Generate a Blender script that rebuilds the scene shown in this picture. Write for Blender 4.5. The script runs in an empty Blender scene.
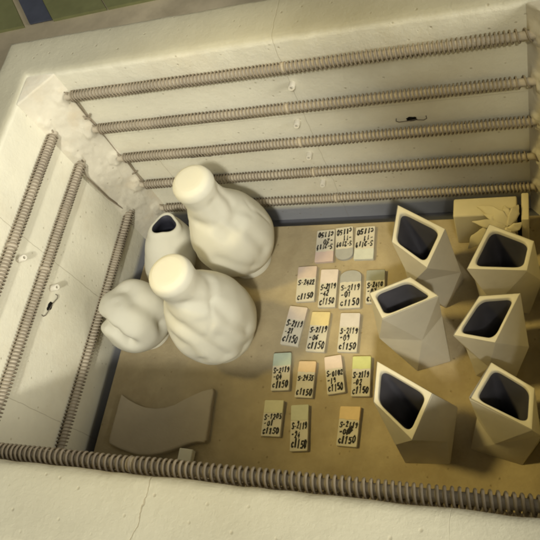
import bpy, bmesh, math, random
import numpy as np
from mathutils import Vector, Matrix, noise

S = 0.01                      # all numbers below are centimetres
random.seed(7)
scene = bpy.context.scene
COL = scene.collection
ORG = {}                      # world origin (cm) of every object

# ------------------------------------------------------------------ camera
CAM = np.array([56.263, -8.666, 77.171]); CR = (0.516, 0.336, 0.166); CF = 676.133

# ------------------------------------------------------------------ helpers
def finish_obj(name, me, mat, parent=None, loc=None, smooth=False, auto=None):
    """me has world-cm vertices; link it as one mesh object with origin loc"""
    if parent is not None:
        org = ORG[parent.name] if loc is None else loc
    else:
        org = (0, 0, 0) if loc is None else loc
    n = len(me.vertices)
    co = np.empty(n * 3, 'f'); me.vertices.foreach_get('co', co)
    co = (co.reshape(-1, 3) - np.array(org, 'f')) * S
    me.vertices.foreach_set('co', co.ravel())
    me.update()
    if smooth:
        me.polygons.foreach_set('use_smooth', [True] * len(me.polygons))
    if auto is not None:
        try: me.set_sharp_from_angle(angle=math.radians(auto))
        except Exception: pass
    o = bpy.data.objects.new(name, me); COL.objects.link(o)
    if mat is not None:
        for m in (mat if isinstance(mat, (list, tuple)) else [mat]): me.materials.append(m)
    ORG[o.name] = tuple(org)
    if parent is not None:
        o.parent = parent
        po = ORG[parent.name]
        o.location = [(org[i] - po[i]) * S for i in range(3)]
    else:
        o.location = [v * S for v in org]
    return o

def pyobj(name, verts, faces, mat, parent=None, loc=None, smooth=False, auto=None):
    me = bpy.data.meshes.new(name)
    me.from_pydata([tuple(v) for v in verts], [], [tuple(f) for f in faces])
    bm = bmesh.new(); bm.from_mesh(me)
    bmesh.ops.recalc_face_normals(bm, faces=bm.faces)
    bm.to_mesh(me); bm.free()
    return finish_obj(name, me, mat, parent, loc, smooth, auto)

def bmobj(name, bm, mat, parent=None, loc=None, smooth=False, auto=None):
    bmesh.ops.recalc_face_normals(bm, faces=bm.faces)
    me = bpy.data.meshes.new(name); bm.to_mesh(me); bm.free()
    return finish_obj(name, me, mat, parent, loc, smooth, auto)

def empty(name, loc):
    o = bpy.data.objects.new(name, None); COL.objects.link(o)
    o.empty_display_size = 0.02
    o.location = [v * S for v in loc]; ORG[o.name] = tuple(loc)
    return o

def tag(o, label=None, cat=None, group=None, kind=None):
    if label: o['label'] = label
    if cat: o['category'] = cat
    if group: o['group'] = group
    if kind: o['kind'] = kind
    return o

def bm_box(bm, lo, hi, rot=0.0, bevel=0.0, seg=2, cuts=0):
    lo = Vector(lo); hi = Vector(hi); c = (lo + hi) / 2; d = hi - lo
    r = bmesh.ops.create_cube(bm, size=1.0)
    vs = r['verts']
    bmesh.ops.scale(bm, verts=vs, vec=d)
    if bevel:
        es = list({e for v in vs for e in v.link_edges})
        q = bmesh.ops.bevel(bm, geom=es, offset=bevel, segments=seg, affect='EDGES', profile=0.5)
        vs = list({v for f in q['faces'] for v in f.verts} | {v for v in vs if v.is_valid})
    bmesh.ops.rotate(bm, verts=vs, cent=(0, 0, 0), matrix=Matrix.Rotation(rot, 3, 'Z'))
    bmesh.ops.translate(bm, verts=vs, vec=c)
    return vs

def tube_mesh(path, r, k=8, cap=True):
    path = [Vector(p) for p in path]; n = len(path)
    rad = r if isinstance(r, (list, tuple)) else [r] * n
    T = []
    for i in range(n):
        a = path[max(i - 1, 0)]; b = path[min(i + 1, n - 1)]
        T.append((b - a).normalized())
    up = Vector((0, 0, 1)) if abs(T[0].z) < .9 else Vector((1, 0, 0))
    nrm = T[0].cross(up).normalized()
    V = []; F = []
    for i in range(n):
        nrm = (nrm - T[i] * nrm.dot(T[i])).normalized()
        bi = T[i].cross(nrm)
        for j in range(k):
            a = 2 * math.pi * j / k
            V.append(path[i] + (nrm * math.cos(a) + bi * math.sin(a)) * rad[i])
    for i in range(n - 1):
        for j in range(k):
            F.append((i * k + j, i * k + (j + 1) % k, (i + 1) * k + (j + 1) % k, (i + 1) * k + j))
    if cap:
        F.append(tuple(range(k - 1, -1, -1))); F.append(tuple((n - 1) * k + j for j in range(k)))
    return V, F

def join(parts):
    V = []; F = []
    for v, f in parts:
        b = len(V); V += list(v); F += [tuple(i + b for i in q) for q in f]
    return V, F

# ------------------------------------------------------------------ materials
def mat(name, base, rough=.85, var=.12, scale=9., bump=.15, bscale=60., spec=.25, dirt=None, dscale=4., damt=.5,
        lines=None, pits=0.0, low=None, high=None):
    m = bpy.data.materials.new(name); m.use_nodes = True
    nt = m.node_tree; N = nt.nodes; L = nt.links
    b = N['Principled BSDF']
    b.inputs['Roughness'].default_value = rough
    b.inputs['Specular IOR Level'].default_value = spec
    tc = N.new('ShaderNodeTexCoord'); src = tc.outputs['Object']
    n1 = N.new('ShaderNodeTexNoise'); n1.inputs['Scale'].default_value = scale; n1.inputs['Detail'].default_value = 6
    n1.inputs['Roughness'].default_value = .6
    L.new(src, n1.inputs['Vector'])
    r = N.new('ShaderNodeValToRGB')
    lo = [c * (1 - var) for c in base]; hi = [min(1, c * (1 + var)) for c in base]
    r.color_ramp.elements[0].position = .3; r.color_ramp.elements[0].color = (*lo, 1)
    r.color_ramp.elements[1].position = .7; r.color_ramp.elements[1].color = (*hi, 1)
    L.new(n1.outputs['Fac'], r.inputs['Fac'])
    col = r.outputs['Color']
    def mix(fac, a, cb, blend='MIX'):
        x = N.new('ShaderNodeMix'); x.data_type = 'RGBA'; x.blend_type = blend
        L.new(fac, x.inputs['Factor']); L.new(a, x.inputs['A'])
        if isinstance(cb, tuple): x.inputs['B'].default_value = (*cb, 1)
        else: L.new(cb, x.inputs['B'])
        return x.outputs['Result']
    if dirt:
        n2 = N.new('ShaderNodeTexNoise'); n2.inputs['Scale'].default_value = dscale; n2.inputs['Detail'].default_value = 8
        n2.inputs['Roughness'].default_value = .65
        L.new(src, n2.inputs['Vector'])
        mr = N.new('ShaderNodeMapRange'); mr.inputs['From Min'].default_value = .52; mr.inputs['From Max'].default_value = .78
        mr.inputs['To Max'].default_value = damt
        L.new(n2.outputs['Fac'], mr.inputs['Value'])
        col = mix(mr.outputs['Result'], col, dirt)
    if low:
        # greyer below a given height
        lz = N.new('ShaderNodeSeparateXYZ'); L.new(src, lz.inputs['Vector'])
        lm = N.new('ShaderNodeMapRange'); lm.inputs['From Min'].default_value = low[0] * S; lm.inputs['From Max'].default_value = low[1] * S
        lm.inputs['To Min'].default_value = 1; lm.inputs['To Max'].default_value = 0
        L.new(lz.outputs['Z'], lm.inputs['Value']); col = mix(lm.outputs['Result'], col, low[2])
    if high:
        # top of the wall darkened in colour to offset overbright lamp light
        hz = N.new('ShaderNodeSeparateXYZ'); L.new(src, hz.inputs['Vector'])
        hm = N.new('ShaderNodeMapRange'); hm.inputs['From Min'].default_value = high[0] * S; hm.inputs['From Max'].default_value = high[1] * S
        L.new(hz.outputs['Z'], hm.inputs['Value'])
        hn = N.new('ShaderNodeTexNoise'); hn.inputs['Scale'].default_value = 7; hn.inputs['Detail'].default_value = 7
        L.new(src, hn.inputs['Vector'])
        hr = N.new('ShaderNodeValToRGB')
        hr.color_ramp.elements[0].position = .35; hr.color_ramp.elements[0].color = (*high[2], 1)
        hr.color_ramp.elements[1].position = .65; hr.color_ramp.elements[1].color = (*high[3], 1)
        L.new(hn.outputs['Fac'], hr.inputs['Fac'])
        col = mix(hm.outputs['Result'], col, hr.outputs['Color'])
    height = None
    nb = N.new('ShaderNodeTexNoise'); nb.inputs['Scale'].default_value = bscale; nb.inputs['Detail'].default_value = 5
    nb.inputs['Roughness'].default_value = .7
    L.new(src, nb.inputs['Vector']); height = nb.outputs['Fac']
    if pits:
        vz = N.new('ShaderNodeTexVoronoi'); vz.inputs['Scale'].default_value = 90
        L.new(src, vz.inputs['Vector'])
        pr = N.new('ShaderNodeMapRange'); pr.inputs['From Min'].default_value = .0; pr.inputs['From Max'].default_value = .16
        pr.inputs['To Min'].default_value = 1; pr.inputs['To Max'].default_value = 0
        L.new(vz.outputs['Distance'], pr.inputs['Value'])
        # only some cells carry a pit
        gt = N.new('ShaderNodeMath'); gt.operation = 'GREATER_THAN'; gt.inputs[1].default_value = .66
        sep = N.new('ShaderNodeSeparateColor'); L.new(vz.outputs['Color'], sep.inputs['Color'])
        L.new(sep.outputs['Red'], gt.inputs[0])
        mu = N.new('ShaderNodeMath'); mu.operation = 'MULTIPLY'
        L.new(pr.outputs['Result'], mu.inputs[0]); L.new(gt.outputs['Value'], mu.inputs[1])
        mu2 = N.new('ShaderNodeMath'); mu2.operation = 'MULTIPLY'; mu2.inputs[1].default_value = pits
        L.new(mu.outputs['Value'], mu2.inputs[0])
        col = mix(mu2.outputs['Value'], col, (base[0] * .45, base[1] * .4, base[2] * .32))
        sb = N.new('ShaderNodeMath'); sb.operation = 'SUBTRACT'
        L.new(height, sb.inputs[0]); L.new(mu.outputs['Value'], sb.inputs[1]); height = sb.outputs['Value']
    if lines:
        # hairline joints and cracks: (axis, position cm, guard axis, lo, hi, width cm, strength, wobble)
        sx = N.new('ShaderNodeSeparateXYZ'); L.new(src, sx.inputs['Vector'])
        wn = N.new('ShaderNodeTexNoise'); wn.inputs['Scale'].default_value = 45; wn.inputs['Detail'].default_value = 5
        L.new(src, wn.inputs['Vector'])
        tot = None
        for (ax, pos, guards, w, st, wob) in lines:
            ws = N.new('ShaderNodeMath'); ws.operation = 'MULTIPLY_ADD'
            ws.inputs[1].default_value = wob * S; ws.inputs[2].default_value = -pos * S - wob * S * .5
            L.new(wn.outputs['Fac'], ws.inputs[0])
            ad = N.new('ShaderNodeMath'); ad.operation = 'ADD'
            L.new(sx.outputs[ax], ad.inputs[0]); L.new(ws.outputs['Value'], ad.inputs[1])
            ab = N.new('ShaderNodeMath'); ab.operation = 'ABSOLUTE'; L.new(ad.outputs['Value'], ab.inputs[0])
            mr = N.new('ShaderNodeMapRange'); mr.inputs['From Min'].default_value = w * S * .4; mr.inputs['From Max'].default_value = w * S
            mr.inputs['To Min'].default_value = st; mr.inputs['To Max'].default_value = 0
            L.new(ab.outputs['Value'], mr.inputs['Value']); v = mr.outputs['Result']
            for (gax, op, gv) in guards:
                g = N.new('ShaderNodeMath'); g.operation = op; g.inputs[1].default_value = gv * S
                L.new(sx.outputs[gax], g.inputs[0])
                mm = N.new('ShaderNodeMath'); mm.operation = 'MULTIPLY'
                L.new(v, mm.inputs[0]); L.new(g.outputs['Value'], mm.inputs[1]); v = mm.outputs['Value']
            if tot is None: tot = v
            else:
                mx = N.new('ShaderNodeMath'); mx.operation = 'MAXIMUM'
                L.new(tot, mx.inputs[0]); L.new(v, mx.inputs[1]); tot = mx.outputs['Value']
        col = mix(tot, col, (base[0] * .38, base[1] * .33, base[2] * .26))
        sb = N.new('ShaderNodeMath'); sb.operation = 'SUBTRACT'
        L.new(height, sb.inputs[0]); L.new(tot, sb.inputs[1]); height = sb.outputs['Value']
    L.new(col, b.inputs['Base Color'])
    bp = N.new('ShaderNodeBump'); bp.inputs['Strength'].default_value = bump; bp.inputs['Distance'].default_value = .002
    L.new(height, bp.inputs['Height']); L.new(bp.outputs['Normal'], b.inputs['Normal'])
    return m

# object coordinates of the lining: its origin is the kiln base (KX,KY,KZ)
KX, KY, KZ = 29.5, 21.25, -12.0
LT, GT = 'LESS_THAN', 'GREATER_THAN'
M = {}
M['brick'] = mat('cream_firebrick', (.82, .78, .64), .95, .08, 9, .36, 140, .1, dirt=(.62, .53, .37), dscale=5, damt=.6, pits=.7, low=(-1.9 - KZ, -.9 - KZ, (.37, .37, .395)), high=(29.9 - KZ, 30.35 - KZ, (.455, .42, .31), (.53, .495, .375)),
    lines=[(0, 31.0 - KX, [(1, GT, 43.0 - KY)], .06, .34, .5),
           (0, 8.0 - KX, [(1, GT, 43.5 - KY), (2, LT, 14 - KZ)], .05, .5, .3),
           (1, 26.0 - KY, [(0, LT, -.5 - KX)], .06, .45, .4),
           (1, 8.0 - KY, [(0, LT, -.5 - KX)], .05, .5, .4),
           (0, 28.5 - KX, [(1, LT, -1.0 - KY), (1, GT, -6.3 - KY)], .08, .6, 1.6),
           (0, 51.0 - KX, [(1, LT, -1.0 - KY)], .04, .2, .6),
           (2, 18.3 - KZ, [(1, GT, 43.0 - KY), (0, LT, 60 - KX)], .04, .3, .3)])
M['corner'] = mat('corner_firebrick', (.66, .61, .50), .95, .14, 14, .35, 90, .1, dirt=(.58, .43, .24), dscale=16, damt=.5, pits=.5)
M['cement'] = mat('kiln_cement', (.69, .64, .53), .95, .10, 25, .5, 140, .1, dirt=(.5, .42, .3), dscale=30, damt=.5)
M['wire'] = mat('oxidised_coil_wire', (.29, .24, .175), .62, .28, 22, .2, 300, .35, dirt=(.135, .105, .095), dscale=9, damt=.85)
M['tube'] = mat('ceramic_tube', (.52, .455, .36), .9, .12, 20, .2, 150, .1)
M['peg'] = mat('white_ceramic_peg', (.74, .69, .58), .85, .06, 30, .2, 150, .15)
M['black'] = mat('soot_black', (.012, .011, .010), .9, .2, 40, .1, 100, .1)
M['soot'] = mat('sooty_metal', (.13, .105, .085), .7, .3, 60, .2, 200, .3)
M['kfloor'] = mat('kiln_floor_brick', (.10, .10, .115), .95, .15, 8, .3, 90, .1)  # near-black colour stands in for the shade in the gap round the shelf
M['casing'] = mat('taupe_steel_casing', (.22, .185, .13), .7, .15, 10, .1, 80, .3)
M['shelf'] = mat('kiln_shelf', (.385, .315, .195), .93, .15, 24, .5, 220, .12, dirt=(.27, .205, .115), dscale=9, damt=.85, pits=.6)
M['pear'] = mat('chalk_white_bisque', (.68, .65, .545), .8, .035, 12, .10, 110, .22)
M['vase'] = mat('cream_bisque', (.52, .47, .365), .78, .09, 16, .16, 130, .22, dirt=(.52, .44, .31), dscale=18, damt=.3)
M['rim'] = mat('pale_vase_rim', (.64, .59, .46), .68, .04, 18, .06, 120, .3)
M['inner'] = mat('vase_inside_shade', (.072, .068, .078), .5, .25, 16, .05, 60, .4)  # bare clay inside, its shade put into a near-black colour
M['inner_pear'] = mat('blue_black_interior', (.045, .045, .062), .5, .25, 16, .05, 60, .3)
M['slab'] = mat('grey_brown_clay', (.42, .36, .265), .9, .07, 20, .25, 200, .12)
M['white'] = mat('white_chip', (.82, .79, .66), .6, .04, 20, .05, 90, .3)
M['tile'] = mat('pale_tile_clay', (.57, .525, .425), .8, .08, 60, .15, 200, .2)
M['ink'] = mat('black_marker_ink', (.022, .020, .018), .7, .3, 200, .02, 100, .2)
M['box'] = mat('yellow_cream_clay', (.58, .51, .335), .85, .08, 20, .12, 110, .15)
M['concrete'] = mat('worn_concrete', (.55, .47, .33), .95, .22, 6, .3, 60, .1, dirt=(.36, .30, .20), dscale=5, damt=.8)
M['green'] = mat('green_floor_paint', (.27, .275, .125), .8, .2, 5, .15, 60, .2, dirt=(.17, .165, .08), dscale=9, damt=.7)
M['navy'] = mat('navy_stripe', (.10, .11, .15), .8, .2, 8, .1, 60, .2)

# ------------------------------------------------------------------ setting
FZ = -30.0
def flat(name, pts, z, m, kind='structure', thick=0.0):
    n = len(pts)
    V = [(x, y, z) for x, y in pts]
    if thick:
        V += [(x, y, z - thick) for x, y in pts]
        F = [tuple(range(n)), tuple(range(2 * n - 1, n - 1, -1))] + [(i, (i + 1) % n, n + (i + 1) % n, n + i) for i in range(n)]
    else: F = [tuple(range(n))]
    return tag(pyobj(name, V, F, m), kind=kind)
flat('floor', [(-400, -300), (400, -300), (400, 600), (-400, 600)], FZ, M['concrete'])
# green painted panels and a navy stripe on the floor behind the kiln
def fl(a, b, w0, w1, name, m, thick, z):
    """a strip beyond the edge line, between parameters a and b along it"""
    p0 = Vector((-91.6, 131.2)); d = Vector((1, .033)).normalized(); n = Vector((-.6, .8)).normalized()
    P = lambda s, t: tuple(p0 + d * s + n * t)
    return flat(name, [P(a, w0), P(b, w0), P(b, w1), P(a, w1)], z, m, thick=thick)
fl(-90, 8.6, 0, 70, 'painted_floor', M['green'], .9, FZ + .9)
fl(19.0, 37.2, 0, 70, 'painted_floor', M['green'], .9, FZ + .9)
fl(37.6, 75, 0, 70, 'painted_floor', M['green'], .9, FZ + .9)
fl(75.4, 240, 0, 70, 'painted_floor', M['green'], .9, FZ + .9)
fl(10.9, 18.9, .2, 70, 'floor_stripe', M['navy'], .4, FZ + 1.0)

# ------------------------------------------------------------------ kiln
kiln = tag(empty('kiln', (KX, KY, KZ)), 'cream firebrick kiln chamber lined with rows of grey heating coils', 'kiln')
X0, X1, Y0, Y1, H = -.9, 59.9, -1.2, 43.7, 30.5
# lining: one ring swept round the chamber, edge slightly worn
prof = [(0, -12), (0, 10), (0, 22), (0, 28), (0, 29.6), (.04, 29.95), (.16, 30.25), (.38, 30.43), (.65, 30.5), (1.2, 30.5), (2.4, 30.5), (3.6, 30.5),
        (4.5, 30.48), (4.8, 30.4), (4.95, 30.15), (5, 29.6), (5, 10), (5, -12)]
WO = dict(l=5.0, b=6.4, r=5.0, f=6.5)
def ring_lining():
    V = []; F = []; np_ = len(prof); path = []
    n = 90
    for i in range(n): path.append(('b', i / n))
    for i in range(n): path.append(('r', i / n))
    for i in range(n): path.append(('f', i / n))
    for i in range(n): path.append(('l', i / n))
    for sd, t in path:
        for o, z in prof:
            k = o / 5.0
            xa, xb, ya, yb = X0 - WO['l'] * k, X1 + WO['r'] * k, Y0 - WO['f'] * k, Y1 + WO['b'] * k
            if sd == 'b': p = Vector((xa + (xb - xa) * t, yb, z))
            elif sd == 'r': p = Vector((xb, yb + (ya - yb) * t, z))
            elif sd == 'f': p = Vector((xb + (xa - xb) * t, ya, z))
            else: p = Vector((xa, ya + (yb - ya) * t, z))
            if z > 29:
                a = .10 if z < 30.49 else .05
                q = p * .35
                d = noise.noise(q) * a + noise.noise(q * 3.1) * a * .6
                p.z += d if z > 29.9 else 0
                if o < 1: 
                    h = noise.noise(q * 1.7 + Vector((9, 3, 1))) * .10
                    if sd in 'bf': p.y += h
                    else: p.x += h
            V.append(p)
    m = len(path)
    for i in range(m):
        j = (i + 1) % m
        for k in range(np_ - 1):
            F.append((i * np_ + k, j * np_ + k, j * np_ + k + 1, i * np_ + k + 1))
    return V, F
V, F = ring_lining()
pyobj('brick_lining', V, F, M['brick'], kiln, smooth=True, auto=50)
# corner fillers
CH = 3.95
ZB = [26.874 - 6.327 * i for i in range(5)]           # coil rows of the back and front walls
ZL = [23.83, 17.57, 4.80]                             # coil rows of the left wall
# cement smeared where wires go in: (t along the corner face, height, radius along, radius up, thickness)
SMEAR = [(.80, z + .1, .17, 1.2, .55) for z in ZB] + [(.10, z + 1.3, .16, 1.5, .55) for z in ZL] + \
        [(.42, 20.2, .30, 2.3, .28), (.40, 13.0, .28, 2.6, .30), (.45, 6.3, .30, 2.2, .26), (.5, 25.3, .3, 1.6, .18)]
def corner(cx, cy, sx, sy, seed, CH=3.95):
    n = 56; V = []; F = []; m = 150
    zs = [-12 + 41.6 * k / m for k in range(m + 1)] + [29.85, 30.05, 30.15]
    for z in zs:
        sh = 0.0 if z < 30.1 else .16
        for i in range(n + 1):
            t = i / n
            x = cx + sx * (CH - sh) * t; y = cy + sy * (CH + .25 - sh) * (1 - t)
            q = Vector((x, y, z)) * .5 + Vector((seed, 0, 0))
            b = noise.noise(q) * .10 + noise.noise(q * 2.7) * .06 + noise.noise(q * 7) * .03
            for (tt, zz, rt, rz, th) in SMEAR:
                e = ((t - tt) / rt) ** 2 + ((z - zz) / rz) ** 2
                if e < 5:
                    w0 = noise.noise(Vector((t * 9, z * .9, tt * 7 + zz + seed)))
                    g = 1 / (1 + math.exp(7 * (e * (1 + .7 * w0) - 1)))
                    b += th * g * (.75 + .45 * noise.noise(q * 2.2) + .25 * noise.noise(q * 5.5))
            w = .5 * min(1, 9 * t, 9 * (1 - t)) if z < 29.7 else min(1, 9 * t, 9 * (1 - t)) * .4
            V.append((x + sx * b * w * .7, y + sy * b * w * .7, z + (noise.noise(q * 1.3) * .06 if z > 29 else 0)))
        V.append((cx - sx * .05, cy - sy * .05, z + (.02 if z > 29 else 0)))
    s = n + 2
    for k in range(len(zs) - 1):
        for i in range(n):
            F.append((k * s + i, k * s + i + 1, (k + 1) * s + i + 1, (k + 1) * s + i))
    top = (len(zs) - 1) * s
    for i in range(n): F.append((top + i, top + i + 1, top + n + 1))
    pyobj('corner_block', V, F, M['corner'], kiln, smooth=True, auto=50)
for q, (cx, cy, sx, sy) in enumerate(((X0, Y1, 1, -1), (X1, Y1, -1, -1), (X0, Y0, 1, 1), (X1, Y0, -1, 1))): corner(cx, cy, sx, sy, q * 5.3, 3.95 if q < 2 else 1.6)
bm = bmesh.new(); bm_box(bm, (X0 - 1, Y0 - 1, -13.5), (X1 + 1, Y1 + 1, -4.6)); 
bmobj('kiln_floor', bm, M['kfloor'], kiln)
# steel casing round the bricks
def ring_box(o0, o1, z0, z1):
    def rect(o): return [(X0 - 5 - o, Y0 - 6.5 - o), (X1 + 5 + o, Y0 - 6.5 - o), (X1 + 5 + o, Y1 + 6.4 + o), (X0 - 5 - o, Y1 + 6.4 + o)]
    a, b = rect(o0), rect(o1); V = []
    for z in (z0, z1):
        V += [(x, y, z) for x, y in a] + [(x, y, z) for x, y in b]
    F = []
    for i in range(4):
        j = (i + 1) % 4
        F += [(i, j, j + 4, i + 4), (8 + i, 8 + j, 12 + j, 12 + i), (i, j, 8 + j, 8 + i), (4 + i, 4 + j, 12 + j, 12 + i)]
    return V, F
V, F = ring_box(.03, .5, FZ, 28.8)
pyobj('steel_casing', V, F, M['casing'], kiln)

def helix(p0, axis, length, r, rw, pitch, up, stretch_end=0, lead0=None, lead1=None, sag=.06, k=6, seg=13):
    """coil along axis from p0; pitch opens out over the last stretch_end cm"""
    p0 = Vector(p0); ax = Vector(axis).normalized(); up = Vector(up).normalized(); sd = ax.cross(up).normalized()
    path = []; s = 0; a = random.uniform(0, 6); ph = random.uniform(0, 9)
    da = 2 * math.pi / seg
    while s < length:
        pt = pitch * (1 + .16 * noise.noise(Vector((s * .22, ph, 1.5))) + .10 * noise.noise(Vector((s * .9, ph, 7.5))))
        if stretch_end and s > length - stretch_end:
            u = (s - (length - stretch_end)) / stretch_end
            pt *= 1 + 4.6 * u * u * u
        if s < .5: pt *= .8
        rr = r * (1 + .035 * noise.noise(Vector((s * .8, ph, 3))))
        c = p0 + ax * s + up * (sag * noise.noise(Vector((s * .11, ph, 5)))) + sd * (sag * .7 * noise.noise(Vector((s * .13, ph, 8))))
        path.append(c + (up * math.cos(a) + sd * math.sin(a)) * rr)
        a += da; s += pt / seg
    if lead0: path = [Vector(q) for q in lead0] + path
    if lead1: path = path + [Vector(q) for q in lead1]
    return tube_mesh(path, rw, k)

PITCH, RC, RW = .455, .64, .090
CYB = Y1 - .74                                        # coil axis in front of the back wall
for i, z in enumerate(ZB):
    xa = 3.6
    end = [53.6, 53.0, 54.2, 53.6, 54.0][i]
    st = [4.2, 3.4, 3.0, 3.6, 3.0][i]
    V, F = helix((xa, CYB, z), (1, 0, 0), end, RC, RW, PITCH, (0, 0, 1), stretch_end=st,
                 lead0=[(1.6, CYB + .6, z + .5), (2.6, CYB + .35, z + .55), (3.2, CYB + .1, z + .6)],
                 lead1=[(xa + end + .4, CYB - .1, z - .55), (xa + end + .9, CYB - .3, z - .35), (xa + end + 1.5, CYB - 1.0, z - .1), (60.1, CYB - 2.6, z)])
    el = pyobj('heating_element', V, F, M['wire'], kiln, (xa, CYB, z), smooth=True)
    V, F = tube_mesh([(xa - .8, CYB, z)] + [(x, CYB + .02 * math.sin(x), z) for x in np.linspace(xa, 56.5, 30)] + [(57.2, CYB, z)], .44, 14)
    pyobj('ceramic_tube', V, F, M['tube'], el, smooth=True, auto=40)
# front wall coils (the top one shows over the rim)
for z in ZB[:1] + ZB[1:4]:
    V, F = helix((3.0, -.02, z), (1, 0, 0), 54, RC + .02, RW + .045, PITCH * 1.2, (0, 0, 1), sag=.14,
                 lead0=[(1.0, -.6, z), (2.4, -.3, z + .4)], lead1=[(58.5, -.3, z)])
    el = pyobj('heating_element', V, F, M['wire'], kiln, (3.0, 0, z), smooth=True)
    V, F = tube_mesh([(x, 0, z) for x in np.linspace(2.5, 58, 30)], .45, 14)
    pyobj('ceramic_tube', V, F, M['tube'], el, smooth=True, auto=40)
# left wall
for i, z in enumerate(ZL):
    ya = [39.6, 39.9, 41.2][i]
    V, F = helix((-.24, ya, z), (0, -1, 0), 38.5, RC + .02, RW, PITCH * .98, (0, 0, 1),
                 lead0=[(-.6, ya + 1.5, z + .9), (-.2, ya + .9, z + .75), (0.0, ya + .4, z + .62)],
                 lead1=[(-.2, .2, z), (-.6, -.6, z)])
    el = pyobj('heating_element', V, F, M['wire'], kiln, (-.2, ya, z), smooth=True)
    V, F = tube_mesh([(-.24, y, z) for y in np.linspace(ya + .6, .4, 30)], .45, 14)
    pyobj('ceramic_tube', V, F, M['tube'], el, smooth=True, auto=40)
    # right wall twin, outside the photograph's right edge
    V, F = helix((X1 - .92, ya - .5, z), (0, -1, 0), 38, RC + .02, RW, PITCH * .98, (0, 0, 1))
    el = pyobj('heating_element', V, F, M['wire'], kiln, (X1 - .92, ya, z), smooth=True)
    V, F = tube_mesh([(X1 - .92, y, z) for y in np.linspace(ya, .8, 30)], .45, 14)
    pyobj('ceramic_tube', V, F, M['tube'], el, smooth=True, auto=40)

# connecting wires between rows
def wire(pts, r=.085):
    pts = [Vector(p) for p in pts]; path = []
    for a, b in zip(pts[:-1], pts[1:]):
        for t in np.linspace(0, 1, 6)[:-1]: path.append(a.lerp(b, t))
    path.append(pts[-1])
    V, F = tube_mesh(path, r, 7)
    return V, F
yb = Y1 - .22
parts = [wire([(3.2, CYB, 26.3), (2.95, yb, 25.2), (2.85, yb, 22.6), (3.0, yb, 20.2), (3.4, CYB, 19.9)]),
         wire([(3.7, CYB, 26.2), (3.35, yb - .1, 25.2), (3.1, yb - .1, 22.6), (3.25, yb - .1, 20.6), (3.5, CYB, 20.2)]),
         wire([(2.2, yb - .25, 22.3), (2.7, yb - .3, 22.5), (3.3, yb - .3, 22.7), (3.75, yb - .2, 23.2)], .1),
         wire([(2.6, yb - .28, 23.0), (3.0, yb - .36, 22.7), (3.3, yb - .3, 22.2)], .1)]
V, F = join(parts); pyobj('connecting_wire', V, F, M['wire'], kiln, (3, Y1, 23), smooth=True)
V, F = join([wire([(3.3, CYB, 20.0), (2.95, yb, 18.4), (2.85, yb, 15.2), (3.3, CYB, 14.3)], .06)])
pyobj('connecting_wire', V, F, M['wire'], kiln, (3, Y1, 17), smooth=True)
parts = [wire([(3.4, CYB, 13.7), (3.1, yb, 12.5), (3.0, yb, 10.4), (3.3, CYB, 8.4)]),
         wire([(3.8, CYB, 13.6), (3.4, yb - .1, 12.4), (3.2, yb - .1, 10.4), (3.5, CYB, 8.5)]),
         wire([(2.6, yb - .25, 10.2), (3.1, yb - .3, 10.5), (3.7, yb - .25, 10.9)], .1)]
V, F = join(parts); pyobj('connecting_wire', V, F, M['wire'], kiln, (3, Y1, 11), smooth=True)
parts = [wire([(0, 39.4, 17.2), (-.45, 39.2, 15.6), (-.5, 39.5, 10), (-.5, 40.3, 6.2), (0, 41.0, 5.2)], .1),
         wire([(0.1, 39.1, 17.1), (-.3, 38.95, 15.6), (-.35, 39.25, 10), (-.3, 40.0, 6.1), (0.1, 40.8, 5.3)], .1)]
V, F = join(parts); pyobj('connecting_wire', V, F, M['wire'], kiln, (-.4, 39, 11), smooth=True)

# ceramic pegs that hold the tubes
def peg(p, d, r=.36, ln=1.7):
    """hollow peg, hole facing along d"""
    p = Vector(p); d = Vector(d).normalized()
    a = p - d * ln; n = 18; V = []; F = []
    u = d.orthogonal().normalized(); w = d.cross(u)
    rings = [(a, r), (p - d * .08, r), (p, r * .85), (p, r * .42), (p - d * .5, r * .38)]
    for c, rr in rings:
        for j in range(n):
            t = 2 * math.pi * j / n; V.append(c + (u * math.cos(t) + w * math.sin(t)) * rr)
    for k in range(len(rings) - 1):
        for j in range(n):
            F.append((k * n + j, k * n + (j + 1) % n, (k + 1) * n + (j + 1) % n, (k + 1) * n + j))
    F.append(tuple(4 * n + j for j in range(n)))
    o = pyobj('ceramic_peg', V, F, M['peg'], kiln, tuple(p), smooth=True, auto=40)
def band(c, ax, r=.66, ln=.9, flip=False):
    c = Vector(c); ax = Vector(ax)
    V, F = tube_mesh([c - ax * ln / 2, c - ax * ln * .4, c + ax * ln * .4, c + ax * ln / 2], [r * .9, r, r, r * .9], 16)
    pyobj('ceramic_band', V, F, M['tube'], kiln, tuple(c), smooth=True, auto=40)
for x, z in ((31.3, 23.9), (29.9, 17.5), (29.6, 11.2), (29.7, 5.0)):
    peg((x, Y1 - .95, z), (.05, -1, .25), .40, 1.3)
for z, x in zip(ZB, (31.4, 29.8, 29.4, 29.6, 31.0)): band((x + random.uniform(-.2, .2), CYB, z), (1, 0, 0), .62, .55)
for y, z in ((23.1, 22.0), (22.6, 15.2)):
    peg((.35, y, z), (1, 0, .35), .42, 1.5)
for y, z in ((23.6, ZL[0]), (23.8, ZL[1])): band((-.24, y, z), (0, 1, 0), .63, .6)
band((24.6, 0, ZB[0]), (1, 0, 0), .66, .7)

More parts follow.
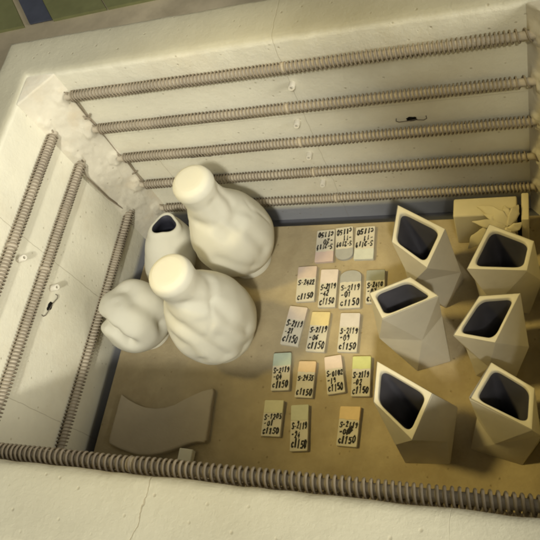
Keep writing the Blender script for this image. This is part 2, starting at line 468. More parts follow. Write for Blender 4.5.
# staples with a soot mark
def staple(c, ax, wall):
    c = Vector(c); ax = Vector(ax); wl = Vector(wall); up = ax.cross(wl).normalized()
    P = [c - ax * 1.7 - up * .35 + wl * .02, c - ax * 1.75 - up * .1 + wl * .2, c - ax * 1.45 + up * .05 + wl * .25, c - ax * .4 + wl * .25, c + ax * .4 - up * .05 + wl * .22,
         c + ax * 1.4 + up * .1 + wl * .25, c + ax * 1.75 - up * .05 + wl * .2, c + ax * 1.7 - up * .35 + wl * .02]
    V, F = wire(P, .05)
    s = pyobj('wire_staple', V, F, M['soot'], kiln, tuple(c), smooth=True)
    bm = bmesh.new(); bmesh.ops.create_icosphere(bm, subdivisions=3, radius=1)
    for v in bm.verts:
        q = v.co; d = 1 + .35 * noise.noise(q * 2 + c * .1)
        p = c + ax * q.x * .62 * d + up * q.y * .40 * d + wl * q.z * .10
        v.co = p
    bmobj('soot_mark', bm, M['black'], s, tuple(c), smooth=True)
staple((43.3, Y1, 15.7), (1, 0, 0), (0, -1, 0))
staple((14.6, Y1, 12.5), (1, 0, 0), (0, -1, 0))
staple((-.9, 20.5, 14.0), (0, 1, -.35), (1, 0, 0))

# ------------------------------------------------------------------ shelf and its posts
shelf = empty('kiln_shelf', (29.5, 20, -1.6))
tag(shelf, 'brown flat kiln shelf carrying all the pots and test tiles', 'kiln shelf')
bm = bmesh.new(); bm_box(bm, (1.35, 1.6, -1.6), (58.2, 39.7, 0), bevel=.12)
bmobj('shelf_board', bm, M['shelf'], shelf)
for i, (x, y) in enumerate(((4.5, 5), (4.5, 36), (55, 5), (55, 36))):
    bm = bmesh.new(); bm_box(bm, (x - 1.6, y - 1.6, -4.596), (x + 1.6, y + 1.6, -1.604), bevel=.15)
    bmobj('shelf_post', bm, M['kfloor'], shelf)

# ------------------------------------------------------------------ pears
def interp(profile, n):
    """resample an (r,z) profile with Catmull-Rom"""
    P = [Vector((r, z)) for r, z in profile]; out = []
    m = len(P) - 1
    for i in range(n + 1):
        t = i / n * m; k = min(int(t), m - 1); f = t - k
        p0, p1, p2, p3 = P[max(k - 1, 0)], P[k], P[k + 1], P[min(k + 2, m)]
        out.append(.5 * ((2 * p1) + (p2 - p0) * f + (2 * p0 - 5 * p1 + 4 * p2 - p3) * f * f + (3 * p1 - p0 - 3 * p2 + p3) * f ** 3))
    return out
def pear_mesh(base, profile, seed, lobes=.3, fold=.42, lean=(0, 0), folds=(), hfolds=(), grooves=(), soft=.78, nz=150, na=150, zfoot=1.6, ztop=16.0):
    pr = interp(profile, nz); V = []; F = []
    bx, by = base; zt = profile[-1][1]
    def seg_dist(p, a, b):
        ab = b - a; t = max(0, min(1, (p - a).dot(ab) / ab.length_squared)); return (p - a - ab * t).length
    gv = [([Vector(g) for g in pts], wd, dep) for pts, wd, dep in grooves]
    for ii, (r, z) in enumerate(pr):
        ta = pr[min(ii + 1, nz)] - pr[max(ii - 1, 0)]; ta = ta.normalized() if ta.length > 1e-6 else Vector((0, 1))
        nr, nzz = ta.y, -ta.x
        for j in range(na):
            a = 2 * math.pi * j / na
            n = Vector((math.cos(a), math.sin(a), 0)); q = Vector((n.x * r, n.y * r, z))
            w = min(1, max(0, (z - zfoot) / 1.5)) * min(1, max(0, (ztop - z) / 3.0))
            so = Vector((seed, seed * .7, seed * 1.3))
            d = lobes * (noise.noise(q * .16 + so) + .5 * noise.noise(q * .36 + so)) * w
            # soft pinched folds: valleys along zero lines of a warped noise field
            f1 = noise.noise(q * .115 + so * 2 + Vector((0, 0, .5 * noise.noise(q * .3 + so))))
            ms = max(0, min(1, .5 + 1.6 * noise.noise(q * .2 - so)))
            d -= fold * math.exp(-(f1 / .055) ** 2) * w * ms
            for (fa, fz0, fz1, slope, wd, dep) in folds:
                t = (z - fz0) / (fz1 - fz0)
                if -.25 < t < 1.25:
                    ca = fa + slope * (t - .5) + .12 * math.sin(t * 5 + seed)
                    da = (a - ca + math.pi) % (2 * math.pi) - math.pi
                    e = math.exp(-((da * max(r, 1) / wd) ** 2)) * max(0, 1 - (2 * (t - .5) / 1.5) ** 2)
                    d -= dep * .75 * e
                    e2 = math.exp(-(((da * max(r, 1) - 1.5 * wd) / wd) ** 2)) * max(0, 1 - (2 * (t - .5) / 1.5) ** 2)
                    d += dep * .3 * e2
            for (a0, a1, z0, z1, wd, dep) in hfolds:
                am = (a0 + a1) / 2; aa = (a - am + math.pi) % (2 * math.pi) - math.pi + am
                t = (aa - a0) / (a1 - a0)
                if 0 < t < 1:
                    zc = z0 + (z1 - z0) * t + .35 * math.sin(t * 4 + seed)
                    mk = math.sin(math.pi * t) ** .6
                    d -= dep * mk * math.exp(-((z - zc) / wd) ** 2)
                    d += dep * .16 * mk * math.exp(-((z - zc - 1.7 * wd) / wd) ** 2)
            for pts, wd, dep in gv:
                p = Vector((bx + q.x, by + q.y, z))
                dd = min(seg_dist(p, g0, g1) for g0, g1 in zip(pts[:-1], pts[1:]))
                if dd < 3 * wd: d -= dep * soft * math.exp(-(dd / (wd * (1.6 - .6 * soft))) ** 2)
            rr = max(r + d * nr * min(1, r / 1.0), 0)
            u = z / zt
            V.append((bx + n.x * rr + lean[0] * u * u, by + n.y * rr + lean[1] * u * u, z + d * nzz))
    for i in range(nz):
        for j in range(na):
            F.append((i * na + j, i * na + (j + 1) % na, (i + 1) * na + (j + 1) % na, (i + 1) * na + j))
    return V, F
P_A = [(0.01, 0.02), (2.6, .02), (2.9, .25), (2.85, .9), (2.75, 1.5), (3.7, 2.2), (4.7, 4.0), (5.15, 6.4), (4.95, 8.8), (4.3, 11), (3.35, 13), (2.65, 14.8), (2.35, 16.4), (2.42, 17.8), (2.5, 18.6), (2.3, 19.35), (1.85, 19.75), (1.5, 19.84), (1.1, 19.87), (.01, 19.9)]
V, F = pear_mesh((18.9, 34.3), [(r * 1.04, z) for r, z in P_A], 3.3, .36, .14, lean=(-.45, .1), grooves=(
    ([(20.96, 35.02, 17.0), (21.5, 34.79, 14.5), (21.95, 34.05, 13.5), (23.06, 34.65, 11.3)], .7, .40),
    ([(22.13, 32.95, 12.6), (23.24, 32.35, 9.7), (23.74, 32.19, 6.6)], .8, .50),
    ([(17.79, 31.46, 14.1), (20.02, 31.36, 13.5), (20.98, 30.99, 11.9)], .8, .45),
    ([(20.67, 33.08, 16.6), (21.07, 32.47, 14.0), (22.28, 32.3, 11.8)], .65, .30),
    ([(19.0, 29.6, 9.0), (20.6, 29.5, 7.0), (22.0, 30.4, 5.0)], .9, .45), ([(14.6, 33.0, 11), (15.0, 31.0, 8.5), (16.5, 29.8, 6)], 1.0, .40)))
tag(pyobj('ceramic_pear', V, F, M['pear'], loc=(18.9, 34.3, 0), smooth=True), 'tall white ceramic pear at the back, topmost of the pears against the wall coils', 'pear', 'white ceramic pears and fruit')
P_B = [(r * (1.03 if 2 < z < 14 else 1.0), z * .985) for r, z in P_A]
P_B = P_A[:6] + [(4.0, 2.3), (5.15, 4.0), (5.6, 6.4), (5.35, 8.8), (4.55, 11), (3.5, 13), (2.75, 14.8), (2.5, 16.2), (2.6, 17.5), (2.65, 18.3), (2.42, 19.05), (1.95, 19.4), (1.6, 19.48), (1.2, 19.5), (.01, 19.52)]
P_B.pop(5)
V, F = pear_mesh((18.35, 22.3), P_B, 8.7, .36, .14, grooves=(
    ([(19.4, 20.1, 15.6), (20.07, 20.28, 15.2), (21.59, 21.25, 13.2), (22.8, 20.33, 10.1), (23.64, 20.65, 6.9)], .7, .45),
    ([(15.6, 19.4, 13.0), (17.62, 18.56, 12.4), (19.45, 17.66, 10.4), (20.97, 17.42, 6.1)], .85, .60),
    ([(21.14, 23.52, 14.1), (21.51, 21.59, 13.6)], .7, .35),
    ([(15.4, 18.0, 10.0), (17.2, 17.29, 9.4), (17.47, 16.9, 5.7)], .9, .40),
    ([(21.5, 18.6, 9.6), (22.4, 18.6, 6.6), (22.6, 19.2, 4.4)], .8, .35)))
tag(pyobj('ceramic_pear', V, F, M['pear'], loc=(18.35, 22.3, 0), smooth=True), 'tall white ceramic pear standing in front of the others, nearest the grey slab', 'pear', 'white ceramic pears and fruit')
P_C = [(0.01, .02), (2.4, .02), (2.7, .3), (2.6, .9), (2.9, 1.4), (4.0, 2.4), (4.65, 4.2), (4.75, 5.8), (4.4, 7.6), (3.5, 9.0), (2.3, 9.8), (1.1, 10.1), (.01, 10.0)]
V, F = pear_mesh((5.95, 23.0), P_C, 14.2, .42, .0, ztop=12.5, grooves=(([(.6, 22.8, 4.8), (2.0, 21.4, 8.0), (3.7, 20.4, 9.0), (5.6, 19.4, 8.4), (7.0, 18.6, 6.4)], .8, 1.25), ([(6.6, 25.2, 10.0), (8.0, 23.6, 9.3), (9.8, 22.6, 7.2), (10.6, 22.2, 5)], 1.3, 1.1), ([(2.6, 26.2, 7.5), (4.6, 24.9, 10)], 1.2, .4)), soft=.95, nz=110, na=140)
tag(pyobj('ceramic_quince', V, F, M['pear'], loc=(5.95, 23, 0), smooth=True), 'squat lumpy white ceramic fruit with deep creases beside the left coils', 'fruit', 'white ceramic pears and fruit')

# open pear-shaped bottle in the corner
def open_pear(base):
    bx, by = base
    out = [(0.01, .02), (2.3, .02), (2.6, .3), (2.6, .8), (3.3, 1.6), (3.95, 3.0), (4.05, 4.4), (3.75, 6.0), (3.15, 7.3), (2.5, 8.2), (2.2, 8.75), (1.9, 9.05), (1.6, 9.0)]
    inn = [(1.6, 9.0), (1.45, 8.7), (1.5, 8.2), (2.0, 7.2), (2.8, 5.8), (3.2, 4.4), (2.9, 2.8), (1.8, 1.4), (.01, 1.2)]
    def surf(profile, nz, outer):
        pr = interp(profile, nz); na = 120; V = []; F = []
        for r, z in pr:
            for j in range(na):
                a = 2 * math.pi * j / na
                q = Vector((math.cos(a) * r, math.sin(a) * r, z))
                tri = max(0, min(1, (z - 6) / 2.8)); u = z / 9.0
                rr = r * (1 + .13 * tri * math.cos(3 * (a - 1.75)) + .03 * tri * math.cos(2 * a))
                if outer:
                    w = max(0, min(1, (z - 1) / 1.5)) * (1 - tri)
                    rr += .3 * noise.noise(q * .25 + Vector((4.4, 1, 2))) * w
                zz = z - .35 * tri * math.sin(a + .5) * 1.0
                V.append((bx + math.cos(a) * rr + 2.0 * u, by + math.sin(a) * rr + 4.1 * u, zz))
        for i in range(nz):
            for j in range(na):
                F.append((i * na + j, i * na + (j + 1) % na, (i + 1) * na + (j + 1) % na, (i + 1) * na + j))
        return V, F
    root = empty('ceramic_pear_bottle', (bx, by, 0))
    V, F = surf(out, 90, True); pyobj('bottle_body', V, F, M['pear'], root, smooth=True)
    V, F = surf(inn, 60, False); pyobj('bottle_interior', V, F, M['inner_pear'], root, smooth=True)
    return root
tag(open_pear((7.3, 31.0)), 'white pear shaped bottle with a dark open mouth in the back corner', 'bottle')


# ------------------------------------------------------------------ faceted vases
def lerp(a, b, t): return a + (b - a) * t
def faceted_vase(rim, bc, mid={}, base={}, rb=3.35, rm=4.15, zm=5.5, label='', seed=0):
    R = [Vector(p) for p in rim]; rc = sum(R, Vector()) / 4
    bcv = Vector((bc[0], bc[1], 0))
    B = []; Q = []
    for i in range(4):
        if i in base: B.append(Vector(base[i])); continue
        d = (R[i] - rc); d.z = 0
        B.append(bcv + d.normalized() * rb)
    for i in range(4):
        if i in mid: Q.append(Vector(mid[i])); continue
        m = (R[i] + R[(i + 1) % 4]) / 2; c = (rc + bcv) / 2
        d = m - c; d.z = 0
        p = Vector((c.x, c.y, 0)) + d.normalized() * rm; p.z = zm + (.5 if i % 2 else -.4)
        Q.append(p)
    root = tag(empty('faceted_vase', tuple(bcv)), label, 'vase', 'faceted ceramic vases')
    bm = bmesh.new()
    r = [bm.verts.new(p) for p in R]; q = [bm.verts.new(p) for p in Q]; b = [bm.verts.new(p) for p in B]
    for i in range(4):
        j = (i + 1) % 4
        bm.faces.new((r[i], r[j], q[i])); bm.faces.new((q[i - 1], r[i], q[i]))
        bm.faces.new((q[i - 1], q[i], b[i])); bm.faces.new((b[i], q[i], b[j]))
    bm.faces.new(b[::-1])
    es = [e for e in bm.edges if len(e.link_faces) == 2]
    bmesh.ops.bevel(bm, geom=es, offset=.08, segments=2, affect='EDGES', profile=.5)
    bmobj('vase_body', bm, M['vase'], root, smooth=True, auto=22)
    # loops round the mouth: 12 points a side
    n = 12
    def loop(sc, dz, rnd, c=None, drop=None):
        C0 = rc; P = [C0 + (p - C0) * sc for p in R]; out = []
        for i in range(4):
            p0, p1, p2 = P[i], P[(i + 1) % 4], P[(i + 2) % 4]
            a = p0.lerp(p1, rnd); e = p0.lerp(p1, 1 - rnd); s2 = p1.lerp(p2, rnd)
            for k in range(n // 2): out.append(a.lerp(e, k / (n // 2)))
            for k in range(n // 2):
                t = k / (n // 2); out.append(e * (1 - t) ** 2 + p1 * 2 * t * (1 - t) + s2 * t * t)
        for p in out: p.z += dz
        return out
    L = [loop(1.0, -.03, .012), loop(.994, .03, .02), loop(.975, .06, .04), loop(.94, .07, .08), loop(.87, .07, .17), loop(.84, .03, .20), loop(.822, -.1, .22), loop(.815, -.5, .23)]
    V = []; F = []
    for l in L: V += l
    m = len(L[0])
    for k in range(len(L) - 1):
        for i in range(m): F.append((k * m + i, k * m + (i + 1) % m, (k + 1) * m + (i + 1) % m, (k + 1) * m + i))
    pyobj('vase_rim', V, F, M['rim'], root, smooth=True, auto=50)
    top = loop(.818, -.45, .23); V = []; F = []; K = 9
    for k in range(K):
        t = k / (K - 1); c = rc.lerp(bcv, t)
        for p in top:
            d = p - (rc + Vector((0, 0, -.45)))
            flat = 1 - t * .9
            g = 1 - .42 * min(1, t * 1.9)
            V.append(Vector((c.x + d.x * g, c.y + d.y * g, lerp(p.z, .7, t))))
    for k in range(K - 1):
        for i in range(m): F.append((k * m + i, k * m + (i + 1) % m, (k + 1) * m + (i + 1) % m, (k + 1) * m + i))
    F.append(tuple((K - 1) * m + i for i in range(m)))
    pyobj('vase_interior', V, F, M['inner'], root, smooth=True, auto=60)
    return root
faceted_vase([(41.83, 34.06, 12.4), (47.17, 31.23, 11.4), (45.22, 27.02, 10.2), (41.24, 29.9, 11.2)], (44.9, 30.0), rm=4.0,
    mid={1: (48.3, 29.2, 5.0), 2: (42.9, 27.2, 6.2)}, label='faceted vase left of the yellowish clay box, beside the upside down tiles')
faceted_vase([(51.74, 31.78, 11.2), (56.27, 29.47, 11.2), (55.55, 26.04, 11.0), (49.51, 26.39, 11.0)], (53.3, 28.6), rm=3.9,
    label='faceted vase standing in front of the yellowish clay box with leaves')
faceted_vase([(39.2, 23.58, 11.0), (43.57, 25.51, 11.0), (46.73, 23.2, 11.0), (40.91, 20.47, 11.0)], (44.0, 21.9),
    mid={3: (39.6, 20.3, 6.0), 2: (44.38, 20.37, 5.5), 1: (46.5, 23.2, 6.0)}, base={3: (43.1, 18.64, 0), 2: (46.9, 20.0, 0), 1: (46.0, 24.6, 0), 0: (41.6, 23.2, 0)},
    label='pale faceted vase with a wide flat mouth overlapping a grey green test tile')
faceted_vase([(50.85, 23.19, 11.0), (54.91, 23.32, 11.4), (52.52, 18.06, 10.8), (48.39, 18.71, 11.0)], (52.6, 20.2),
    mid={2: (51.6, 17.3, 5.8), 1: (55.6, 19.6, 6.2), 3: (49.2, 19.2, 6.4)}, label='faceted vase at the right with a slanting mouth, middle of the right hand row')
faceted_vase([(41.11, 15.16, 12.4), (46.74, 12.34, 11.4), (44.82, 7.84, 10.4), (40.84, 11.2, 11.2)], (44.8, 10.6),
    mid={0: (48.5, 12.9, 5.5), 1: (47.4, 9.5, 4.2), 2: (42.1, 8.6, 4.8)}, base={2: (42.42, 7.78, 0), 1: (47.31, 8.1, 0), 0: (47.4, 13.0, 0), 3: (42.2, 12.6, 0)},
    label='faceted vase at the front leaning its pointed mouth toward the lime green tile')
faceted_vase([(52.1, 16.11, 10.6), (56.09, 13.43, 11.2), (55.81, 9.39, 11.2), (50.14, 12.09, 11.0)], (53.0, 11.5),
    mid={3: (50.5, 11.6, 6.4), 2: (52.14, 9.64, 4.0), 1: (56.6, 10.3, 6.0)}, base={3: (49.37, 9.9, 0), 2: (54.7, 8.63, 0), 1: (57.2, 12.4, 0), 0: (52.0, 15.2, 0)},
    label='faceted vase in the front right corner beside the front heating coil')

# ------------------------------------------------------------------ glaze test tiles
GL = dict(pink=(.56, .40, .38), grey=(.27, .28, .29), ice=(.56, .59, .53), rose=(.58, .44, .38), blush=(.68, .57, .53), darkgreen=(.19, .215, .185),
          palerose=(.62, .51, .44), yellow=(.70, .55, .22), lilac=(.60, .55, .55), mint=(.36, .46, .36), orange=(.66, .44, .23), rosewhite=(.70, .55, .49),
          lime=(.52, .56, .16), olive=(.42, .40, .22), sage=(.36, .38, .25), amber=(.62, .40, .13))
for k, c in GL.items():
    c = tuple(.72 * a + .28 * b for a, b in zip(c, (.60, .55, .44)))
    M['glaze_' + k] = mat('glaze_' + k, c, .42, .07, 90, .04, 150, .45)
STROKES = {
 'S': [[(.9, .85), (.6, 1), (.2, .92), (.12, .7), (.5, .52), (.85, .35), (.75, .1), (.4, 0), (.05, .12)]],
 'c': [[(.8, .55), (.5, .66), (.2, .45), (.2, .15), (.5, 0), (.85, .12)]],
 '-': [[(.1, .45), (.85, .5)]],
 '0': [[(.5, 1), (.15, .75), (.15, .25), (.5, 0), (.85, .25), (.85, .75), (.5, 1)]],
 '1': [[(.3, .75), (.55, 1), (.5, 0)]],
 '2': [[(.12, .75), (.35, 1), (.75, .92), (.75, .6), (.12, .04), (.9, .06)]],
 '3': [[(.15, .95), (.8, .95), (.4, .58), (.8, .42), (.75, .1), (.4, 0), (.1, .12)]],
 '4': [[(.6, 1), (.1, .35), (.9, .38)], [(.68, .65), (.62, 0)]],
 '5': [[(.85, 1), (.25, .97), (.2, .55), (.65, .6), (.85, .3), (.6, .02), (.1, .08)]],
 '6': [[(.75, 1), (.3, .65), (.15, .25), (.45, 0), (.8, .2), (.65, .48), (.2, .35)]],
 '7': [[(.1, .95), (.85, .98), (.4, 0)]],
 '9': [[(.8, .7), (.5, 1), (.18, .8), (.3, .52), (.8, .68), (.75, .3), (.5, 0)]],
}
def lettering(lines, w, l, rnd, scribble=False):
    """marker strokes in tile space: x right, y up, centre at 0"""
    V = []; F = []; z = 0.0
    def stroke(P, wd):
        nonlocal z
        # smooth the pen line a little
        for (x0, y0), (x1, y1) in zip(P[:-1], P[1:]):
            d = Vector((x1 - x0, y1 - y0)); ln = d.length
            if ln < 1e-5: continue
            d /= ln; n = Vector((-d.y, d.x)) * wd * rnd.uniform(.65, 1.3); e = d * wd * .6
            b = len(V); z += .00002
            V.extend([(x0 - e.x - n.x, y0 - e.y - n.y, z), (x1 + e.x - n.x, y1 + e.y - n.y, z), (x1 + e.x + n.x, y1 + e.y + n.y, z), (x0 - e.x + n.x, y0 - e.y + n.y, z)])
            F.append((b, b + 1, b + 2, b + 3))
    ys = [-.035 * l, -.215 * l, -.43 * l]
    for li, text in enumerate(lines):
        if not text: continue
        h = l * (.14 if li != 2 else .165); n = len(text)
        adv = {0: w * .150, 1: w * .165, 2: w * .175}[li]
        x = -w * .43 + (w * .02 if li == 1 else 0); y = ys[li]
        sl = rnd.uniform(-.02, .06)
        for ch in text:
            cw = adv * (.78 if ch not in '1-' else .62); hh = h * rnd.uniform(.88, 1.12)
            dy = rnd.uniform(-.03, .03) * l * .5
            for st in STROKES[ch]:
                stroke([(x + px * cw + py * .10 * hh + rnd.uniform(-.025, .025), y + dy + (x + w * .4) * sl + py * hh + rnd.uniform(-.025, .025)) for px, py in st], .078 if li < 2 else .088)
            x += adv * rnd.uniform(.92, 1.06)
    if scribble:
        for k in range(16):
            a = rnd.uniform(-.1, .5); stroke([(-w * .02 + rnd.uniform(0, .35), -.16 * l + a - .15), (w * .10 + rnd.uniform(0, .35), -.06 * l + a - .15)], .06)
    return V, F
def tile_outline(w, l, rounded, rnd):
    P = [(-w / 2, -l / 2), (w / 2, -l / 2)]
    j = lambda: rnd.uniform(-.05, .05)
    if rounded:
        for k in range(13):
            a = math.pi * k / 12; P.append((math.cos(a) * w / 2, l / 2 - .9 + math.sin(a) * .9))
    else:
        P += [(w / 2 + j(), l / 2 + j()), (-w / 2 + j(), l / 2 + j())]
    return P
def rounded_poly(P, r, k=4):
    out = []
    n = len(P)
    for i in range(n):
        a, b, c = Vector(P[i - 1]), Vector(P[i]), Vector(P[(i + 1) % n])
        r1 = min(r, (a - b).length * .4, (c - b).length * .4)
        s = b + (a - b).normalized() * r1; e = b + (c - b).normalized() * r1
        for q in range(k + 1):
            t = q / k; out.append(s * (1 - t) ** 2 + b * 2 * t * (1 - t) + e * t * t)
    return out
def test_tile(text, glaze, rounded, cx, cy, w, l, ang, label, scribble=False):
    rnd = random.Random(int(cx * 977 + cy * 31))
    root = tag(empty('test_tile', (cx, cy, 0)), label, 'glaze tile', 'glaze test tiles on the shelf')
    ca, sa = math.cos(ang), math.sin(ang)
    tx, ty = rnd.uniform(-.012, .012), rnd.uniform(-.008, .008)
    def W(x, y, z):
        zz = z + .03 + tx * x + ty * y
        return (cx + x * ca - y * sa, cy + x * sa + y * ca, zz)
    T = .46
    O = tile_outline(w, l, rounded, rnd); R2 = rounded_poly(O, .16)
    # slab built of strips so that it can bend
    def prism(poly, z0, z1, edge):
        n = len(poly); c = sum(poly, Vector((0, 0))) / n
        V = []; F = []
        loops = [(1.0, z0), (1.0, z1 - edge), ('in', z1)]
        for s, z in loops:
            for p in poly:
                q = p if s != 'in' else p + (c - p).normalized() * edge
                V.append(W(q.x, q.y, z))
        for k in range(2):
            for i in range(n): F.append((k * n + i, k * n + (i + 1) % n, (k + 1) * n + (i + 1) % n, (k + 1) * n + i))
        F.append(tuple(2 * n + i for i in range(n))); F.append(tuple(range(n - 1, -1, -1)))
        return V, F
    V, F = prism(R2, 0, T, .06); pyobj('tile_body', V, F, M['tile'], root)
    # glaze over the top end, dipped unevenly
    y0 = l * .5 - l * rnd.uniform(.31, .36)
    G = [p + Vector((.0, 0)) for p in R2 if p.y > y0]
    G.sort(key=lambda p: math.atan2(p.y - (y0 + .01), p.x))
    g = []
    for k in range(9):
        x = -w / 2 + w * k / 8; g.append(Vector((x, y0 + rnd.uniform(-.06, .06))))
    poly = g + G
    c = sum(poly, Vector((0, 0))) / len(poly); poly = [p + (p - c).normalized() * .012 for p in poly]
    V, F = prism(poly, .12, T + .035, .05); pyobj('glaze_patch', V, F, M['glaze_' + glaze], root)
    V, F = lettering(text.split('|'), w, l, rnd, scribble)
    V = [W(x, y, T + .012 + z * 10) for x, y, z in V]
    pyobj('lettering', V, F, M['ink'], root)
    return root
TILES = [
 ('S-2119|-20|c1150', 'pink', 0, 29.68, 35.97, 2.55, 5.1, -3.085, 'upside down test tile with a dusty pink end, back row left'),
 ('S-2109|-11|c1150', 'grey', 1, 32.35, 36.3, 2.41, 5.1, -3.039, 'upside down test tile with a rounded grey end, middle of the back row'),
 ('S-2119|-11|c1150', 'ice', 0, 35.15, 36.26, 2.66, 5.06, -3.107, 'upside down test tile with a pale icy end, back row nearest the vases'),
 ('S-2422||c1150', 'rose', 0, 27.79, 30.17, 2.6, 5.2, .058, 'test tile marked S-2422 with a rose beige end'),
 ('S-2119|-42|c1150', 'blush', 0, 30.92, 29.5, 2.36, 5.5, .032, 'test tile with a blush white end marked -42'),
 ('S-2119|-01|c1150', 'grey', 1, 33.91, 29.37, 2.85, 5.5, .058, 'test tile with a rounded grey end marked S-2119 -01'),
 ('S-2410|-07|c1150', 'darkgreen', 0, 37.17, 29.73, 2.41, 4.74, .061, 'test tile with a dark grey green end, partly under the vase mouth'),
 ('S-2119|-21|c1150', 'palerose', 0, 26.97, 24.08, 2.5, 5.5, -.113, 'tilted test tile with a pale rose end marked -21'),
 ('S-2119|-06|c1150', 'yellow', 0, 30.35, 23.32, 2.5, 5.5, -.031, 'test tile with a bright yellow end in the third row'),
 ('S-2119|-09|c1150', 'lilac', 0, 34.38, 23.27, 2.55, 5.23, .009, 'test tile with a lilac white end marked -09'),
 ('S-2119|-04|c1150', 'mint', 0, 26.2, 17.78, 2.45, 5.0, .078, 'test tile with a mint green end'),
 ('S-2435||c1150', 'orange', 0, 29.55, 16.92, 2.3, 4.77, .016, 'test tile marked S-2435 with an orange beige end'),
 ('S-0102|-19|c1150', 'rosewhite', 0, 33.18, 17.68, 2.25, 4.9, .208, 'turned test tile marked S-0102 with a pinkish white end'),
 ('S-2119|-02|c1150', 'lime', 0, 36.52, 17.6, 2.3, 5.06, .055, 'test tile with a lime green end'),
 ('S-1205|-01|c1150', 'olive', 0, 26.01, 11.74, 2.5, 4.49, .033, 'test tile marked S-1205 with a dull olive end, front row left'),
 ('S-2119|-24|c1150', 'sage', 0, 29.61, 10.8, 2.2, 5.6, .11, 'long test tile with a sage green end marked -24'),
 ('S-2119|-06|c1150', 'amber', 0, 35.63, 11.4, 2.45, 4.76, -.005, 'test tile with an amber orange end and a scribbled out number'),
]
for t in TILES: test_tile(*t, scribble=(t[1] == 'amber'))

# ------------------------------------------------------------------ curved clay slab and the white chip
O = [(3.79, 13.54), (4.9, 12.95), (6.32, 12.42), (7.9, 12.0), (9.52, 11.93), (10.9, 12.15), (12.34, 12.63), (13.6, 13.4), (14.92, 14.12), (16.1, 14.7), (17.32, 15.04), (17.5, 14.6), (17.52, 12.8), (17.7, 10.4), (17.8, 8.35),
     (17.5, 8.05), (16.58, 8.05), (15.5, 7.75), (14.37, 7.25), (13.1, 6.7), (11.76, 6.22), (10.12, 5.85), (8.7, 5.8), (7.39, 5.95), (5.5, 6.35), (3.95, 6.85), (3.72, 7.2), (3.7, 9.5), (3.72, 12)]
V = []; F = []; n = len(O); c = Vector((10.6, 10))
for s, z in ((0, .0), (0, .62), (.1, .74), (.28, .78)):
    for x, y in O:
        p = Vector((x, y)); p += (c - p).normalized() * s; V.append((p.x, p.y, z))
for k in range(3):
    for i in range(n): F.append((k * n + i, k * n + (i + 1) % n, (k + 1) * n + (i + 1) % n, (k + 1) * n + i))
F.append(tuple(3 * n + i for i in range(n))); F.append(tuple(range(n)))
tag(pyobj('clay_slab', V, F, M['slab'], loc=(10.6, 10, 0)), 'flat grey brown clay slab with concave top edge and wavy lower edge', 'clay slab')
bm = bmesh.new(); vs = bm_box(bm, (14.45, 5.55, 0), (16.35, 7.05, 1.0), rot=-.04, bevel=.12)
for v in vs:
    if v.co.z > .6 and v.co.y < 6.2: v.co.z -= .12
tag(bmobj('ceramic_chip', bm, M['white'], loc=(15.4, 6.3, 0)), 'small white ceramic block by the lower edge of the clay slab', 'ceramic block')

# ------------------------------------------------------------------ clay box with leaves
root = tag(empty('clay_box', (51, 37, 0)), 'yellowish boxy clay piece with pointed leaves in the back right corner', 'clay box')
bm = bmesh.new(); vs = bm_box(bm, (47.2, 36.0, 0), (54.45, 38.8, 6.0), bevel=.22, seg=3)
for v in vs:
    v.co.x += .03 * noise.noise(v.co * .7); v.co.y += .25 * (v.co.z / 6) * (1 if v.co.y < 37 else 0)
bmobj('box_block', bm, M['box'], root, smooth=True, auto=35)
bm = bmesh.new(); bm_box(bm, (54.95, 35.2, 0), (55.75, 38.9, 6.35), bevel=.12, seg=2)
bmobj('side_panel', bm, M['box'], root, smooth=True, auto=35)
bm = bmesh.new(); bm_box(bm, (54.46, 36.6, 0.05), (54.94, 38.0, 5.2))
bmobj('panel_joint', bm, M['black'], root)
def leaf(pts, rads, seed, sq=.34, flatdir=(0, -.55, .83)):
    """flat pointed clay leaf along a bent midrib"""
    n = 20; m = len(pts) - 1; path = []; rr = []
    for i in range(n + 1):
        t = i / n * m; k = min(int(t), m - 1); f = t - k
        path.append(Vector(pts[k]).lerp(Vector(pts[k + 1]), f)); rr.append(rads[k] + (rads[k + 1] - rads[k]) * f)
    V, F = tube_mesh(path, rr, 14); fd = Vector(flatdir).normalized()
    for i in range(n + 1):
        for j in range(14):
            v = V[i * 14 + j]; o = v - path[i]; h = o.dot(fd)
            side = (o - fd * h).length / max(rr[i], .01)
            v = v - fd * h * (1 - sq) + fd * (.22 * side * side * rr[i])
            V[i * 14 + j] = v + Vector((noise.noise(v * 1.4 + Vector((seed, 0, 0))), noise.noise(v * 1.4 + Vector((0, seed, 0))), noise.noise(v * 1.4))) * .10
    pyobj('clay_leaf', V, F, M['box'], root, smooth=True, auto=60)
leaf([(49.9, 37.4, 6.3), (51.2, 36.6, 6.7), (52.6, 35.6, 6.7), (53.6, 34.9, 6.0)], [.04, .55, .75, .35], 1)
leaf([(49.5, 35.3, 6.2), (50.8, 34.9, 6.4), (52.2, 34.7, 6.1), (53.4, 34.5, 5.4)], [.04, .50, .60, .3], 4)
leaf([(50.7, 36.1, 6.5), (51.8, 35.4, 6.6), (53.2, 34.8, 5.9)], [.03, .42, .30], 23, flatdir=(.3, -.5, .8))
leaf([(54.6, 36.9, 6.9), (54.2, 36.0, 6.9), (53.6, 34.9, 6.0)], [.05, .60, .40], 7, flatdir=(.5, -.3, .8))
leaf([(53.1, 37.0, 6.7), (53.3, 36.1, 6.9), (53.4, 35.0, 6.1)], [.04, .45, .35], 8, flatdir=(0, -.4, .9))
leaf([(55.0, 34.9, 6.3), (54.4, 34.6, 5.9), (53.4, 34.5, 5.2)], [.05, .55, .4], 9, flatdir=(.3, -.7, .6))
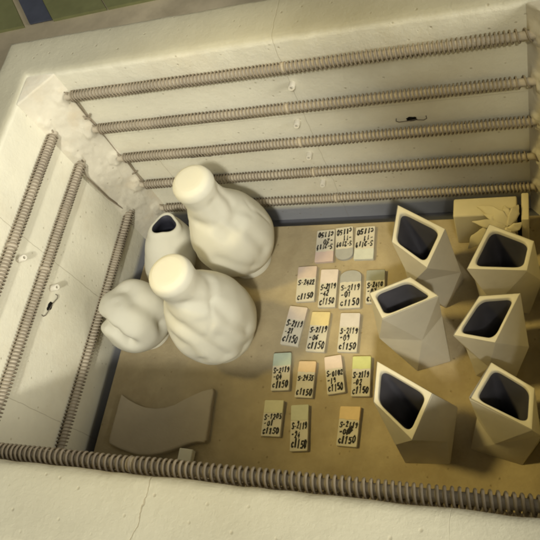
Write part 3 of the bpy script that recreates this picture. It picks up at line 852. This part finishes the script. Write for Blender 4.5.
leaf([(48.7, 34.0, 2.0), (49.7, 34.3, 3.6), (51.2, 34.5, 4.9), (52.8, 34.6, 5.4)], [.05, .75, .85, .4], 12, flatdir=(-.3, -.8, .5))
leaf([(50.2, 33.3, .5), (50.9, 33.7, 2.4), (52.0, 34.1, 4.2), (53.0, 34.5, 5.2)], [.05, .9, .9, .4], 15, flatdir=(-.2, -.9, .3))
leaf([(52.9, 33.2, .4), (53.0, 33.6, 2.4), (53.2, 34.2, 4.6)], [.06, .9, .7], 17, flatdir=(0, -1, .2))
leaf([(54.9, 33.6, 1.5), (54.4, 33.9, 3.2), (53.6, 34.4, 4.9)], [.05, .7, .5], 19, flatdir=(.4, -.9, .2))
bm = bmesh.new(); bmesh.ops.create_icosphere(bm, subdivisions=3, radius=1)
for v in bm.verts: v.co = Vector((53.4, 34.5, 4.6)) + Vector((v.co.x * .75, v.co.y * .6, v.co.z * 1.2)) * (1 + .3 * noise.noise(v.co * 2.2))
bmobj('leaf_cluster_core', bm, M['box'], root, smooth=True)

# ------------------------------------------------------------------ lamps
def cm(v): return Vector(v) * S
def look(o, target):
    d = cm(target) - o.location
    o.rotation_euler = d.to_track_quat('-Z', 'Y').to_euler()
k = bpy.data.lights.new('white_lamp', 'SPOT'); k.energy = 165; k.color = (.99, .975, .86); k.shadow_soft_size = .08
k.spot_size = math.radians(51); k.spot_blend = .12
ko = bpy.data.objects.new('white_lamp', k); COL.objects.link(ko); ko.location = cm((97, -120, 210)); look(ko, (-60, -22, 0))
y = bpy.data.lights.new('yellow_lamp', 'SPOT'); y.energy = 66; y.color = (1.0, .79, .28); y.shadow_soft_size = .11
y.spot_size = math.radians(22); y.spot_blend = .75
yo = bpy.data.objects.new('yellow_lamp', y); COL.objects.link(yo); yo.location = cm((-42, 20, 146)); look(yo, (48, 24, 4))
r = bpy.data.lights.new('soft_room_lamp', 'AREA'); r.energy = 48; r.color = (.99, .965, .84); r.shape = 'DISK'; r.size = 1.1
ro = bpy.data.objects.new('soft_room_lamp', r); COL.objects.link(ro); ro.location = cm((260, -10, 100)); look(ro, (0, 20, 20))
b = bpy.data.lights.new('added_wall_spot', 'SPOT'); b.energy = 62; b.color = (1.0, .95, .74); b.shadow_soft_size = .05  # unseen extra spot, added to brighten the upper right back wall
b.spot_size = math.radians(10.5); b.spot_blend = .4
bo = bpy.data.objects.new('added_wall_spot', b); COL.objects.link(bo); bo.location = cm((92, -120, 214)); look(bo, (62, 44, 43.5))
c = bpy.data.lights.new('added_pear_fill', 'AREA'); c.energy = 1.0; c.spread = math.radians(48); c.color = (.99, .965, .80); c.shape = 'DISK'; c.size = 1.0  # unseen fill, added to even out the light on the pears
co_ = bpy.data.objects.new('added_pear_fill', c); COL.objects.link(co_); co_.location = cm((70, -75, 185)); look(co_, (-6, 28, 5))
w = bpy.data.worlds.new('World'); scene.world = w; w.use_nodes = True
bg = w.node_tree.nodes['Background']; bg.inputs['Color'].default_value = (1.0, .93, .80, 1); bg.inputs['Strength'].default_value = .07

# ------------------------------------------------------------------ camera
cd = bpy.data.cameras.new('camera'); co = bpy.data.objects.new('camera', cd); COL.objects.link(co)
co.location = [float(v) * S for v in CAM]; co.rotation_mode = 'XYZ'; co.rotation_euler = CR
cd.sensor_fit = 'HORIZONTAL'; cd.sensor_width = 36; cd.lens = 36 * CF / 540; cd.clip_start = .01; cd.clip_end = 100
scene.camera = co
scene.view_settings.view_transform = 'Standard'; scene.view_settings.look = 'None'
scene.view_settings.exposure = 0; scene.view_settings.gamma = 1
scene.cycles.filter_width = 2.2
scene.cycles.max_bounces = 5
scene.cycles.diffuse_bounces = 3
scene.cycles.use_adaptive_sampling = True
scene.cycles.adaptive_threshold = .03
